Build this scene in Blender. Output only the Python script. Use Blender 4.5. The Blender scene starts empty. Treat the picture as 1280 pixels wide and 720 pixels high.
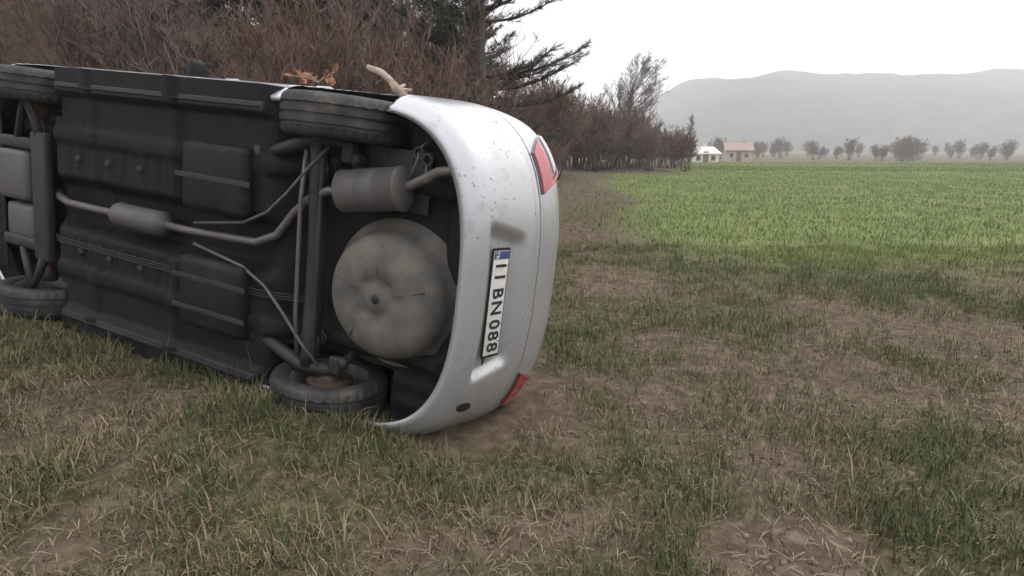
import bpy, bmesh, math, random
import numpy as np
from mathutils import Matrix, Vector

# ------------------------------------------------------------------ camera, sky, sun, exposure
SC = bpy.context.scene
F_PX = 766.0; HORIZON = 185.0; CAM_H = 1.51
PITCH = math.atan((360 - HORIZON) / F_PX)
cam_data = bpy.data.cameras.new('camera'); CAM = bpy.data.objects.new('camera', cam_data)
SC.collection.objects.link(CAM); SC.camera = CAM
cam_data.sensor_fit = 'HORIZONTAL'; cam_data.sensor_width = 36.0
cam_data.lens = 36.0 * F_PX / 1280.0
cam_data.clip_start = 0.05; cam_data.clip_end = 6000
CAM.location = (0, 0, CAM_H); CAM.rotation_euler = (math.pi / 2 - PITCH, 0, 0)

SUN_EL, SUN_AZ = math.radians(52), math.radians(75)      # azimuth from +Y towards +X
world = bpy.data.worlds.new('World'); SC.world = world; world.use_nodes = True
wn = world.node_tree; wn.nodes.clear()
w_out = wn.nodes.new('ShaderNodeOutputWorld'); w_add = wn.nodes.new('ShaderNodeAddShader')
w_sky = wn.nodes.new('ShaderNodeTexSky'); w_sky.sky_type = 'NISHITA'; w_sky.sun_disc = False
w_sky.sun_elevation = SUN_EL; w_sky.sun_rotation = SUN_AZ
w_sky.dust_density = 6.0; w_sky.air_density = 1.0
w_b1 = wn.nodes.new('ShaderNodeBackground'); w_b1.inputs[1].default_value = 0.05
w_b2 = wn.nodes.new('ShaderNodeBackground')               # the even cloud deck
w_b2.inputs[0].default_value = (1.0, 0.985, 1.0, 1); w_b2.inputs[1].default_value = 1.1
w_tc = wn.nodes.new('ShaderNodeTexCoord'); w_sep = wn.nodes.new('ShaderNodeSeparateXYZ'); w_mr = wn.nodes.new('ShaderNodeMapRange')
wn.links.new(w_tc.outputs['Generated'], w_sep.inputs[0]); wn.links.new(w_sep.outputs[2], w_mr.inputs[0])
w_mr.inputs[1].default_value = 0.0; w_mr.inputs[2].default_value = 1.0      # an overcast deck: brighter overhead than at the horizon, all round
w_mr.inputs[3].default_value = 1.0; w_mr.inputs[4].default_value = 1.75
wn.links.new(w_mr.outputs[0], w_b2.inputs[1])
wn.links.new(w_sky.outputs[0], w_b1.inputs[0])
wn.links.new(w_b1.outputs[0], w_add.inputs[0]); wn.links.new(w_b2.outputs[0], w_add.inputs[1])
wn.links.new(w_add.outputs[0], w_out.inputs[0])

sun_data = bpy.data.lights.new('sun', 'SUN'); sun_data.energy = 0.6; sun_data.angle = math.radians(25)
sun_data.color = (1.0, 0.97, 0.93)
SUN = bpy.data.objects.new('sun', sun_data); SC.collection.objects.link(SUN)
sdir = Vector((math.sin(SUN_AZ) * math.cos(SUN_EL), math.cos(SUN_AZ) * math.cos(SUN_EL), math.sin(SUN_EL)))
SUN.rotation_euler = sdir.to_track_quat('Z', 'Y').to_euler(); SUN.location = (0, 0, 30)
SC.view_settings.view_transform = 'Standard'; SC.view_settings.look = 'None'
SC.view_settings.exposure = 0.14; SC.view_settings.gamma = 1.0; SC.view_settings.use_curve_mapping = False

random.seed(7); RNG = np.random.default_rng(7)
COL = SC.collection

try: SC.cycles.volume_bounces = 3
except Exception: pass

# ------------------------------------------------------------------ helpers
def tag(o, label=None, cat=None, group=None, kind=None):
    if label: o['label'] = label
    if cat: o['category'] = cat
    if group: o['group'] = group
    if kind: o['kind'] = kind
    return o
def empty(name, loc=(0, 0, 0), rz=0.0):
    o = bpy.data.objects.new(name, None); COL.objects.link(o); o.location = loc
    o.rotation_euler = (0, 0, rz); o.empty_display_size = 0.2; return o
def link_mesh(name, me, mat, parent=None, smooth=True):
    if mat is not None and not me.materials: me.materials.append(mat)
    if smooth and len(me.polygons): me.polygons.foreach_set('use_smooth', [True] * len(me.polygons))
    o = bpy.data.objects.new(name, me); COL.objects.link(o)
    if parent is not None: o.parent = parent
    return o
def mesh_from(name, v, f, uvlayer=None):
    me = bpy.data.meshes.new(name); me.from_pydata([tuple(map(float, p)) for p in v], [], [tuple(map(int, q)) for q in f])
    me.update(); return me
def fast_mesh(name, V, faces, nper):
    """V (n,3) array, faces (m,nper) int array"""
    me = bpy.data.meshes.new(name); n = len(V); m = len(faces)
    me.vertices.add(n); me.vertices.foreach_set('co', np.asarray(V, np.float32).ravel())
    me.loops.add(m * nper); me.loops.foreach_set('vertex_index', np.asarray(faces, np.int32).ravel())
    me.polygons.add(m)
    me.polygons.foreach_set('loop_start', np.arange(0, m * nper, nper, dtype=np.int32))
    me.polygons.foreach_set('loop_total', np.full(m, nper, np.int32))
    me.update(calc_edges=True); me.validate(); return me
def copy_tree(o, parent=None):
    c = o.copy(); COL.objects.link(c)
    if parent is not None: c.parent = parent
    for ch in list(o.children): copy_tree(ch, c)
    return c
class MB:
    def __init__(s): s.v = []; s.f = []
    def add(s, V, Fc):
        b = len(s.v); s.v.extend([tuple(p) for p in V]); s.f.extend([tuple(i + b for i in q) for q in Fc]); return s
    def tube(s, pts, rad, n=8, caps=True):
        pts = [Vector(p) for p in pts]
        if not hasattr(rad, '__len__'): rad = [rad] * len(pts)
        V = []; Fc = []; prev = None
        for i, p in enumerate(pts):
            t = (pts[min(i + 1, len(pts) - 1)] - pts[max(i - 1, 0)])
            if t.length < 1e-9: t = Vector((0, 0, 1))
            t.normalize()
            a = prev if prev is not None else (Vector((0, 0, 1)) if abs(t.z) < .9 else Vector((1, 0, 0)))
            u = a - t * a.dot(t)
            if u.length < 1e-5: u = t.orthogonal()
            u.normalize(); w = t.cross(u); prev = u
            for k in range(n):
                an = 2 * math.pi * k / n; V.append(p + (u * math.cos(an) + w * math.sin(an)) * rad[i])
        for i in range(len(pts) - 1):
            for k in range(n):
                a = i * n + k; b = i * n + (k + 1) % n; Fc.append((a, b, b + n, a + n))
        if caps: Fc.append(tuple(range(n - 1, -1, -1))); Fc.append(tuple((len(pts) - 1) * n + k for k in range(n)))
        return s.add(V, Fc)
    def box(s, c, size, rot=None, bev=0.0):
        bm = bmesh.new(); bmesh.ops.create_cube(bm, size=1)
        bmesh.ops.scale(bm, vec=size, verts=bm.verts)
        if bev > 0: bmesh.ops.bevel(bm, geom=bm.edges[:] + bm.verts[:], offset=bev, segments=2, affect='EDGES', profile=.6)
        M = Matrix.Translation(c) @ (rot.to_4x4() if rot is not None else Matrix.Identity(4))
        bmesh.ops.transform(bm, matrix=M, verts=bm.verts); bm.verts.index_update()
        s.add([v.co.copy() for v in bm.verts], [[v.index for v in f.verts] for f in bm.faces]); bm.free(); return s
    def lathe(s, prof, M, n=48, mod=None):
        """prof list of (r, h) about local Z, placed with matrix M"""
        V = []; Fc = []
        for j, (r, h) in enumerate(prof):
            for k in range(n):
                a = 2 * math.pi * k / n; rr = r + (mod(j, k) if mod else 0)
                V.append(M @ Vector((rr * math.cos(a), rr * math.sin(a), h)))
        for j in range(len(prof) - 1):
            for k in range(n):
                a = j * n + k; b = j * n + (k + 1) % n; Fc.append((a, b, b + n, a + n))
        return s.add(V, Fc)
    def build(s, name, mat, parent=None, smooth=True):
        return link_mesh(name, mesh_from(name, s.v, s.f), mat, parent, smooth)
def auto_smooth(o, ang=35):
    me = o.data; a = math.radians(ang)
    try: me.set_sharp_from_angle(angle=a)
    except Exception: pass
    return o

def hash2(ix, iy, seed):
    n = (ix.astype(np.int64) * 374761393 + iy.astype(np.int64) * 668265263 + seed * 982451653) & 0xffffffff
    n = ((n ^ (n >> 13)) * 1274126177) & 0xffffffff
    return ((n ^ (n >> 16)) & 0xffff) / 65535.0
def vnoise(x, y, seed=0):
    x = np.asarray(x, float); y = np.asarray(y, float)
    ix = np.floor(x); iy = np.floor(y); fx = x - ix; fy = y - iy
    fx = fx * fx * (3 - 2 * fx); fy = fy * fy * (3 - 2 * fy)
    ix = ix.astype(np.int64); iy = iy.astype(np.int64)
    a = hash2(ix, iy, seed); b = hash2(ix + 1, iy, seed); c = hash2(ix, iy + 1, seed); d = hash2(ix + 1, iy + 1, seed)
    return (a * (1 - fx) + b * fx) * (1 - fy) + (c * (1 - fx) + d * fx) * fy
def fbm(x, y, o=4, seed=0):
    s = 0; a = .5
    for k in range(o): s = s + a * vnoise(x * 2 ** k, y * 2 ** k, seed + k); a *= .5
    return s / (1 - .5 ** o)
def sstep(a, b, x):
    t = np.clip((np.asarray(x, float) - a) / (b - a), 0, 1); return t * t * (3 - 2 * t)

# ------------------------------------------------------------------ materials
def mat_new(name):
    m = bpy.data.materials.new(name); m.use_nodes = True; nt = m.node_tree
    return m, nt, nt.nodes['Principled BSDF']
def N(nt, t, **kw):
    n = nt.nodes.new(t)
    for k, v in kw.items(): setattr(n, k, v)
    return n
def noise_node(nt, scale, detail=4, rough=.55, coord='Object', vec=None):
    n = N(nt, 'ShaderNodeTexNoise'); n.inputs['Scale'].default_value = scale
    n.inputs['Detail'].default_value = detail; n.inputs['Roughness'].default_value = rough
    if vec is None:
        tc = N(nt, 'ShaderNodeTexCoord'); vec = tc.outputs[coord]
    nt.links.new(vec, n.inputs['Vector']); return n
def ramp(nt, src, stops):
    r = N(nt, 'ShaderNodeValToRGB'); e = r.color_ramp.elements
    while len(e) > 1: e.remove(e[-1])
    e[0].position = stops[0][0]; c = stops[0][1]; e[0].color = (*c, 1)
    for p, c in stops[1:]:
        k = e.new(p); k.color = (*c, 1)
    nt.links.new(src, r.inputs[0]); return r
def simple(name, c1, c2, scale=8, rough=.6, metal=0.0, bump=0.0, bscale=40, stops=(.35, .65), spec=.5, coat=0.0):
    m, nt, b = mat_new(name)
    n = noise_node(nt, scale); r = ramp(nt, n.outputs[0], [(stops[0], c1), (stops[1], c2)])
    nt.links.new(r.outputs[0], b.inputs['Base Color'])
    b.inputs['Roughness'].default_value = rough; b.inputs['Metallic'].default_value = metal
    b.inputs['Specular IOR Level'].default_value = spec
    if coat: b.inputs['Coat Weight'].default_value = coat
    if bump:
        n2 = noise_node(nt, bscale, 5); bp = N(nt, 'ShaderNodeBump'); bp.inputs['Strength'].default_value = bump
        bp.inputs['Distance'].default_value = .01
        nt.links.new(n2.outputs[0], bp.inputs['Height']); nt.links.new(bp.outputs[0], b.inputs['Normal'])
    return m
MUD = (.16, .125, .09)
def dirty(name, base, rough, metal, mud_lo=.55, mud_hi=.75, mscale=5, coat=0.0, speck=True, mud=MUD):
    """a clean base colour with mud film and specks over it"""
    m, nt, b = mat_new(name)
    tc = N(nt, 'ShaderNodeTexCoord')
    n1 = noise_node(nt, mscale, 6, .62, vec=tc.outputs['Object'])
    k1 = ramp(nt, n1.outputs[0], [(mud_lo, (0, 0, 0)), (mud_hi, (1, 1, 1))])
    fac = k1.outputs[0]
    if speck:
        n2 = noise_node(nt, 46, 3, .6, vec=tc.outputs['Object'])
        n3 = noise_node(nt, 3.2, 2, .5, vec=tc.outputs['Object'])
        k2 = ramp(nt, n2.outputs[0], [(.63, (0, 0, 0)), (.68, (1, 1, 1))])
        k3 = ramp(nt, n3.outputs[0], [(.45, (0, 0, 0)), (.6, (1, 1, 1))])
        mm = N(nt, 'ShaderNodeMath', operation='MULTIPLY'); nt.links.new(k2.outputs[0], mm.inputs[0]); nt.links.new(k3.outputs[0], mm.inputs[1])
        mx = N(nt, 'ShaderNodeMath', operation='MAXIMUM'); nt.links.new(mm.outputs[0], mx.inputs[0]); nt.links.new(fac, mx.inputs[1])
        fac = mx.outputs[0]
    sc = N(nt, 'ShaderNodeMath', operation='MULTIPLY'); sc.inputs[1].default_value = .8; nt.links.new(fac, sc.inputs[0]); fac = sc.outputs[0]
    mix = N(nt, 'ShaderNodeMix', data_type='RGBA'); mix.inputs[6].default_value = (*base, 1); mix.inputs[7].default_value = (*mud, 1)
    nt.links.new(fac, mix.inputs[0]); nt.links.new(mix.outputs[2], b.inputs['Base Color'])
    def lerp(a, c, sock):
        mr = N(nt, 'ShaderNodeMapRange'); mr.inputs[3].default_value = a; mr.inputs[4].default_value = c
        nt.links.new(fac, mr.inputs[0]); nt.links.new(mr.outputs[0], sock)
    lerp(rough, .85, b.inputs['Roughness']); lerp(metal, 0, b.inputs['Metallic'])
    if coat: lerp(coat, 0, b.inputs['Coat Weight']); b.inputs['Coat Roughness'].default_value = .12
    bp = N(nt, 'ShaderNodeBump'); bp.inputs['Strength'].default_value = .25; bp.inputs['Distance'].default_value = .004
    nt.links.new(fac, bp.inputs['Height']); nt.links.new(bp.outputs[0], b.inputs['Normal'])
    return m
M = {}
M['paint'] = dirty('silver_paint', (.47, .48, .50), .34, .5, .58, .86, 4.0, .6)
M['plastic'] = dirty('black_plastic', (.012, .012, .014), .55, 0, .55, .85, 6, speck=False, mud=(.07, .058, .045))
M['under'] = dirty('underbody_coat', (.010, .010, .012), .66, 0, .50, .80, 5, mud=(.036, .031, .026))
for k_ in ('under', 'plastic'): M[k_].node_tree.nodes['Principled BSDF'].inputs['Specular IOR Level'].default_value = .2
M['tub'] = dirty('muddy_tub', (.075, .072, .07), .75, 0, .38, .62, 5.5, mud=(.16, .14, .11))
M['muffler'] = dirty('aluminised_steel', (.105, .10, .10), .55, .3, .5, .75, 9, mud=(.09, .075, .06))
M['pipe'] = dirty('dull_steel', (.14, .13, .125), .5, .5, .5, .75, 12, mud=(.09, .065, .045))
M['rust'] = simple('rusty_iron', (.03, .02, .016), (.085, .045, .03), 22, .8, 0, .3, 120)
M['beam'] = dirty('black_axle_paint', (.020, .020, .023), .58, .05, .48, .75, 8, mud=(.052, .045, .038))
M['alloy'] = dirty('wheel_alloy', (.20, .20, .205), .5, .4, .45, .7, 14, mud=(.07, .055, .045))
M['spring'] = dirty('coil_spring_paint', (.03, .032, .04), .4, .2, .5, .8, 14)
M['cable'] = simple('cable_sheath', (.06, .06, .06), (.11, .105, .10), 30, .5)
M['chrome'] = simple('plate_screw', (.5, .5, .5), (.6, .6, .6), 30, .25, 1)
M['ptext'] = simple('plate_ink', (.015, .015, .015), (.03, .03, .03), 30, .5)
M['pblue'] = simple('plate_blue', (.05, .07, .17), (.07, .09, .20), 20, .4)
M['pwhite'] = dirty('plate_white', (.62, .62, .60), .4, 0, .5, .85, 14, mud=(.35, .31, .26))
M['seal'] = simple('rubber_seal', (.01, .01, .01), (.02, .02, .02), 20, .7)
def tyre_mat():
    m, nt, b = mat_new('tyre_rubber')
    n = noise_node(nt, 7, 5); r = ramp(nt, n.outputs[0], [(.42, (.018, .018, .021)), (.62, (.045, .042, .04)), (.78, (.12, .098, .075))])
    nt.links.new(r.outputs[0], b.inputs['Base Color']); b.inputs['Roughness'].default_value = .62
    n2 = noise_node(nt, 160, 2); bp = N(nt, 'ShaderNodeBump'); bp.inputs['Strength'].default_value = .2; bp.inputs['Distance'].default_value = .003
    nt.links.new(n2.outputs[0], bp.inputs['Height']); nt.links.new(bp.outputs[0], b.inputs['Normal']); return m
M['tyre'] = tyre_mat()
def lens_mat(name, col, tr, rough=.08):
    m, nt, b = mat_new(name)
    n = noise_node(nt, 9); r = ramp(nt, n.outputs[0], [(.4, col), (.75, tuple(c * .8 + .03 for c in col))])
    nt.links.new(r.outputs[0], b.inputs['Base Color']); b.inputs['Roughness'].default_value = rough
    b.inputs['Transmission Weight'].default_value = tr; b.inputs['IOR'].default_value = 1.45
    b.inputs['Coat Weight'].default_value = .6
    return m
M['redlens'] = lens_mat('red_lens', (.42, .012, .025), .15)
M['clearlens'] = lens_mat('clear_lens', (.62, .56, .58), .25)
M['darklens'] = lens_mat('smoked_lens', (.06, .05, .055), .1)
def glass_mat():
    m, nt, b = mat_new('car_glass'); n = noise_node(nt, 3)
    r = ramp(nt, n.outputs[0], [(.3, (.10, .12, .12)), (.7, (.16, .18, .17))]); nt.links.new(r.outputs[0], b.inputs['Base Color'])
    b.inputs['Roughness'].default_value = .04; b.inputs['Transmission Weight'].default_value = .7; return m
M['glass'] = glass_mat()

# ------------------------------------------------------------------ pose of the overturned car
TH, TA, RO = 0.450, 0.112, 0.015
R0 = np.array([[-math.cos(TH), 0, math.sin(TH)], [math.sin(TH), 0, math.cos(TH)], [0, 1, 0]])
RY = np.array([[math.cos(TA), 0, math.sin(TA)], [0, 1, 0], [-math.sin(TA), 0, math.cos(TA)]])
RX = np.array([[1, 0, 0], [0, math.cos(RO), -math.sin(RO)], [0, math.sin(RO), math.cos(RO)]])
CAR_R = RY @ R0 @ RX
CAR_T = np.array([-0.278, 2.53, 0.866])
def w2car(P): return (np.asarray(P) - CAR_T) @ CAR_R       # rows: R^T (p - t)
def car2w(P): return np.asarray(P) @ CAR_R.T + CAR_T
def unproject(px, py, depth):
    fw = np.array([0, math.cos(PITCH), -math.sin(PITCH)]); up = np.array([0, math.sin(PITCH), math.cos(PITCH)])
    d = fw + np.array([1, 0, 0]) * (px - 640) / F_PX - up * (py - 360) / F_PX
    return np.array([0, 0, CAM_H]) + d * depth

# ------------------------------------------------------------------ ground
def ground_z(x, y, fine=True):
    x = np.asarray(x, float); y = np.asarray(y, float)
    near = np.exp(-np.maximum(y - 12, 0) / 15)
    bank = .112 * np.log1p(np.exp((-x - .15) * 3.0)) / 3.0                    # rises gently along the car
    bank = np.minimum(bank, .9 + .02 * np.abs(x)) * near
    d = -(x + 1.6 - .02 * np.minimum(y, 90))
    hill = .62 * np.log1p(np.exp(np.clip(d * .6, -30, 30))) / .6 * sstep(6.5, 18, y)
    hill = 46 * (1 - np.exp(-hill / 46))
    dip = -.016 * np.clip(y - 45, 0, 75) * sstep(-5, 15, x)
    und = .35 * (fbm(x * .03 + 7, y * .03 + 3, 3, 11) - .5) * sstep(8, 30, np.hypot(x, y))
    mound = .19 * np.exp(-((x + 1.2) / .60) ** 2 - ((y - 2.60) / .50) ** 2) + .05 * np.exp(-((x + 2.3) / .8) ** 2 - ((y - 3.1) / .5) ** 2)
    z = bank + hill + dip + und + mound
    z = z + .05 * (fbm(x * 1.1, y * 1.1, 3, 21) - .5) * 1.6
    if fine: z = z + .035 * (fbm(x * 6, y * 6, 3, 31) - .5) * 1.6 * np.exp(-np.maximum(np.hypot(x, y) - 8, 0) / 10)
    return z
def masks(x, y):
    """green crop, bare soil, straw"""
    w = (fbm(x * .35 + 3, y * .35, 4, 41) - .5)
    edge = 0.9 + .135 * y + 3.0 * w * sstep(5, 14, y)                          # the field begins right of this line
    near_edge = 8.6 + 4.0 * w - .1 * x
    field = sstep(-.8, .8, x - edge) * sstep(-2.6, 2.6, y - near_edge)
    field = field * (1 - sstep(118, 124, y)) * (1 - sstep(33, 37, y) * (1 - sstep(.25, .29, x / np.maximum(y, 1))) * (y < 90))
    soil = sstep(.50, .60, fbm(x * .85 + 11, y * 1.05 + 5, 4, 51))
    def blob(bx, by, r, a=.5):
        return np.exp(-(((x - bx) / r) ** 2 + ((y - by) / (r * a)) ** 2) * 1.3)
    extra = blob(.95, 3.55, .62, .9) + blob(.25, 2.25, .42, .7) + blob(1.3, 2.7, .5, .8) + blob(-.35, 2.05, .4, .6) + blob(1.05, 2.1, .3, 1)
    less = blob(-1.1, 2.5, .6, .6) + blob(.0, 2.62, .5, .5) + blob(.75, 2.75, .32, .8)
    soil = np.clip(soil * .75 + extra * .95 - less * .9, 0, 1) * (1 - field)
    lush = np.clip(sstep(.46, .62, fbm(x * .7 + 31, y * .7 + 9, 4, 61)) + less * .6, 0, 1)
    return field, soil, lush
def graded(lo, hi, step, far, g=1.09):
    mid = list(np.arange(lo, hi + step * .5, step)); s = step; a = mid[-1]; R = []
    while a < far: s *= g; a += s; R.append(a)
    s = step; a = mid[0]; L = []
    while a > -far: s *= g; a -= s; L.append(a)
    return np.array(L[::-1] + mid + R)
GX = graded(-5.5, 5.5, .05, 1150); GY = graded(1.2, 9.0, .05, 1150)
gx, gy = np.meshgrid(GX, GY); gz = ground_z(gx, gy)
V = np.stack([gx.ravel(), gy.ravel(), gz.ravel()], 1)
ny, nx = gx.shape; idx = np.arange(ny * nx).reshape(ny, nx)
Fq = np.stack([idx[:-1, :-1].ravel(), idx[:-1, 1:].ravel(), idx[1:, 1:].ravel(), idx[1:, :-1].ravel()], 1)
gme = fast_mesh('ground', V, Fq, 4)
fm, sm, lm = masks(gx.ravel(), gy.ravel())
ca = gme.color_attributes.new('cover', 'FLOAT_COLOR', 'POINT')
ca.data.foreach_set('color', np.stack([fm, sm, sstep(.3, 1.5, -(gx.ravel() - .2 - .012 * gy.ravel())) * sstep(7, 10.5, gy.ravel()), np.ones_like(fm)], 1).astype(np.float32).ravel())
def ground_mat():
    m, nt, b = mat_new('ground_cover')
    at = N(nt, 'ShaderNodeAttribute'); at.attribute_name = 'cover'; at.attribute_type = 'GEOMETRY'
    sep = N(nt, 'ShaderNodeSeparateColor'); nt.links.new(at.outputs['Color'], sep.inputs[0])
    tc = N(nt, 'ShaderNodeTexCoord')
    nS = noise_node(nt, 9, 7, .65, vec=tc.outputs['Object'])
    soil = ramp(nt, nS.outputs[0], [(.30, (.055, .038, .028)), (.5, (.115, .082, .062)), (.66, (.19, .145, .112))])
    nT = noise_node(nt, 14, 6, .7, vec=tc.outputs['Object'])
    thatch = ramp(nt, nT.outputs[0], [(.32, (.032, .03, .016)), (.5, (.085, .078, .042)), (.68, (.165, .14, .085))])
    nG = noise_node(nt, .55, 8, .62, vec=tc.outputs['Object'])
    crop = ramp(nt, nG.outputs[0], [(.3, (.11, .145, .045)), (.52, (.15, .19, .065)), (.72, (.20, .215, .09))])
    a1 = N(nt, 'ShaderNodeMix', data_type='RGBA'); nt.links.new(sep.outputs[1], a1.inputs[0]); nt.links.new(thatch.outputs[0], a1.inputs[6]); nt.links.new(soil.outputs[0], a1.inputs[7])
    a2 = N(nt, 'ShaderNodeMix', data_type='RGBA'); nt.links.new(sep.outputs[0], a2.inputs[0]); nt.links.new(a1.outputs[2], a2.inputs[6]); nt.links.new(crop.outputs[0], a2.inputs[7])
    nL = noise_node(nt, 6, 7, .7, vec=tc.outputs['Object'])
    leaf = ramp(nt, nL.outputs[0], [(.32, (.03, .021, .016)), (.5, (.062, .044, .033)), (.68, (.105, .074, .054))])
    a3 = N(nt, 'ShaderNodeMix', data_type='RGBA'); nt.links.new(sep.outputs[2], a3.inputs[0]); nt.links.new(a2.outputs[2], a3.inputs[6]); nt.links.new(leaf.outputs[0], a3.inputs[7]); a2 = a3
    nt.links.new(a2.outputs[2], b.inputs['Base Color']); b.inputs['Roughness'].default_value = .95; b.inputs['Specular IOR Level'].default_value = .15
    nB = noise_node(nt, 38, 6, .7, vec=tc.outputs['Object']); bp = N(nt, 'ShaderNodeBump'); bp.inputs['Strength'].default_value = .9; bp.inputs['Distance'].default_value = .02
    nt.links.new(nB.outputs[0], bp.inputs['Height']); nt.links.new(bp.outputs[0], b.inputs['Normal'])
    return m
tag(link_mesh('ground', gme, ground_mat()), kind='structure')

# far ridge
def ridge_mesh():
    us = np.linspace(-80, 1080, 190); vs = np.linspace(0, 1, 34)
    U, W = np.meshgrid(us, vs)
    base = 460 + W * 420
    crest = 96 * (sstep(60, 250, U + 0 * W) * .92 + .08) + 10 * (fbm(U * .006, W * 2, 3, 71) - .5) * 4
    Z = crest * np.sin(np.clip(W, 0, 1) * math.pi / 2 * 1.0) ** .8 + 7 * (fbm(U * .03, W * 14, 4, 72) - .5) * sstep(0, .2, W) - 4
    X = U; Y = base + 30 * (fbm(U * .01, W * 3, 2, 73) - .5)
    ny, nx = U.shape; ix = np.arange(ny * nx).reshape(ny, nx)
    Fq = np.stack([ix[:-1, :-1].ravel(), ix[:-1, 1:].ravel(), ix[1:, 1:].ravel(), ix[1:, :-1].ravel()], 1)
    return fast_mesh('hill', np.stack([X.ravel(), Y.ravel(), Z.ravel()], 1), Fq, 4)
hill = tag(link_mesh('hill', ridge_mesh(), simple('wooded_hill', (.028, .034, .026), (.075, .07, .052), .06, .95, 0, 0, 1, (.38, .62), .1)), kind='structure')

# ------------------------------------------------------------------ car body surface
KZ = np.array([.195, .24, .30, .40, .50, .60, .65, .70, .78, .87, .94, .99, 1.03, 1.15, 1.28, 1.38, 1.44, 1.475])
KXR = np.array([.035, -.012, -.045, -.073, -.096, -.122, -.134, -.136, -.140, -.136, -.114, -.065, .01, .25, .47, .67, .92, 1.25])
KXF = np.array([4.08, 4.17, 4.24, 4.29, 4.30, 4.28, 4.25, 4.19, 4.02, 3.72, 3.46, 3.34, 3.27, 3.00, 2.72, 2.50, 2.28, 2.00])
KW = np.array([.795, .835, .862, .875, .882, .888, .890, .889, .884, .876, .868, .858, .842, .785, .715, .655, .56, .30])
KLR = np.array([.62, .63, .64, .65, .65, .65, .65, .64, .62, .60, .57, .53, .50, .38, .34, .32, .32, .30])
def cr(z, Y):
    z = np.clip(np.asarray(z, float), KZ[0], KZ[-1]); i = np.clip(np.searchsorted(KZ, z) - 1, 0, len(KZ) - 2)
    m = np.gradient(Y, KZ); h = KZ[i + 1] - KZ[i]; t = (z - KZ[i]) / h
    return (2 * t**3 - 3 * t**2 + 1) * Y[i] + (t**3 - 2 * t**2 + t) * h * m[i] + (-2 * t**3 + 3 * t**2) * Y[i + 1] + (t**3 - t**2) * h * m[i + 1]
NR_, NF_ = 2.75, 2.5
def rear_pt(phi, z):
    s = np.sin(phi); c = np.maximum(np.cos(phi), 0)
    W = cr(z, KW); L = cr(z, KLR)
    y = W * np.sign(s) * np.abs(s) ** (2 / NR_); x = cr(z, KXR) + L * (1 - c ** (2 / NR_))
    # number-plate recess and its chamfered ends
    PY = -.06; ay = np.abs(y - PY); rec = (1 - sstep(.305 , .385, ay + .25 * (z - .40))) * sstep(.285, .315, z) * (1 - sstep(.50, .545, z))
    x = x + .045 * rec * (np.abs(phi) < 1.2)
    # slight crease above the recess
    x = x - .008 * np.exp(-((z - .585) / .02) ** 2) * (1 - sstep(.55, .8, np.abs(y)))
    return np.stack([x, y, np.broadcast_to(z, x.shape)], -1)
def phi_of(y, z):
    W = cr(z, KW); return np.sign(y) * np.arcsin(np.clip(np.abs(y) / W, 0, 1) ** (NR_ / 2))
# arc-equalised angles at a reference height
_ph = np.linspace(-math.pi / 2, math.pi / 2, 6001); _p = rear_pt(_ph, np.full(6001, .62))
_s = np.concatenate([[0], np.cumsum(np.linalg.norm(np.diff(_p, axis=0), axis=1))])
PHI_R = np.interp(np.linspace(0, _s[-1], 221), _s, _ph)
PHI_F = np.linspace(math.pi / 2, -math.pi / 2, 81)
SIDE_T = np.linspace(0, 1, 131)[1:-1]
def loop_pts(z):
    zz = np.full(1, z)
    R = rear_pt(PHI_R, np.full(len(PHI_R), z))
    W = cr(zz, KW)[0]; xa = (cr(zz, KXR) + cr(zz, KLR))[0]; Lf = .62 if z < .8 else .45; xb = cr(zz, KXF)[0] - Lf
    xs = xa + (xb - xa) * SIDE_T
    s = np.sin(PHI_F); c = np.maximum(np.cos(PHI_F), 0)
    Fp = np.stack([xb + Lf * c ** (2 / NF_), W * np.sign(s) * np.abs(s) ** (2 / NF_), np.full(len(s), z)], 1)
    A = np.stack([xs, np.full(len(xs), W), np.full(len(xs), z)], 1)
    B = np.stack([xs[::-1], np.full(len(xs), -W), np.full(len(xs), z)], 1)
    return np.concatenate([R, A, Fp, B])
ZR = np.concatenate([np.linspace(.195, .645, 42), np.linspace(.652, 1.0, 30), np.linspace(1.02, 1.475, 28)])
rows = [loop_pts(z) for z in ZR]
# turned-in bottom lip before the first row
lip = rows[0].copy(); c0 = np.array([2.15, 0, 0]); d = (lip - c0); d[:, 2] = 0; ln = np.linalg.norm(d[:, :2], axis=1, keepdims=True)
lip[:, :2] -= d[:, :2] / ln * .035; lip[:, 2] += .004
G = np.stack([lip] + rows); ZROW = np.concatenate([[.19], ZR])
nr, nc, _ = G.shape
ARCH_R = .355; ARCHES = [(.86, .30), (3.44, .30)]
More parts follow.
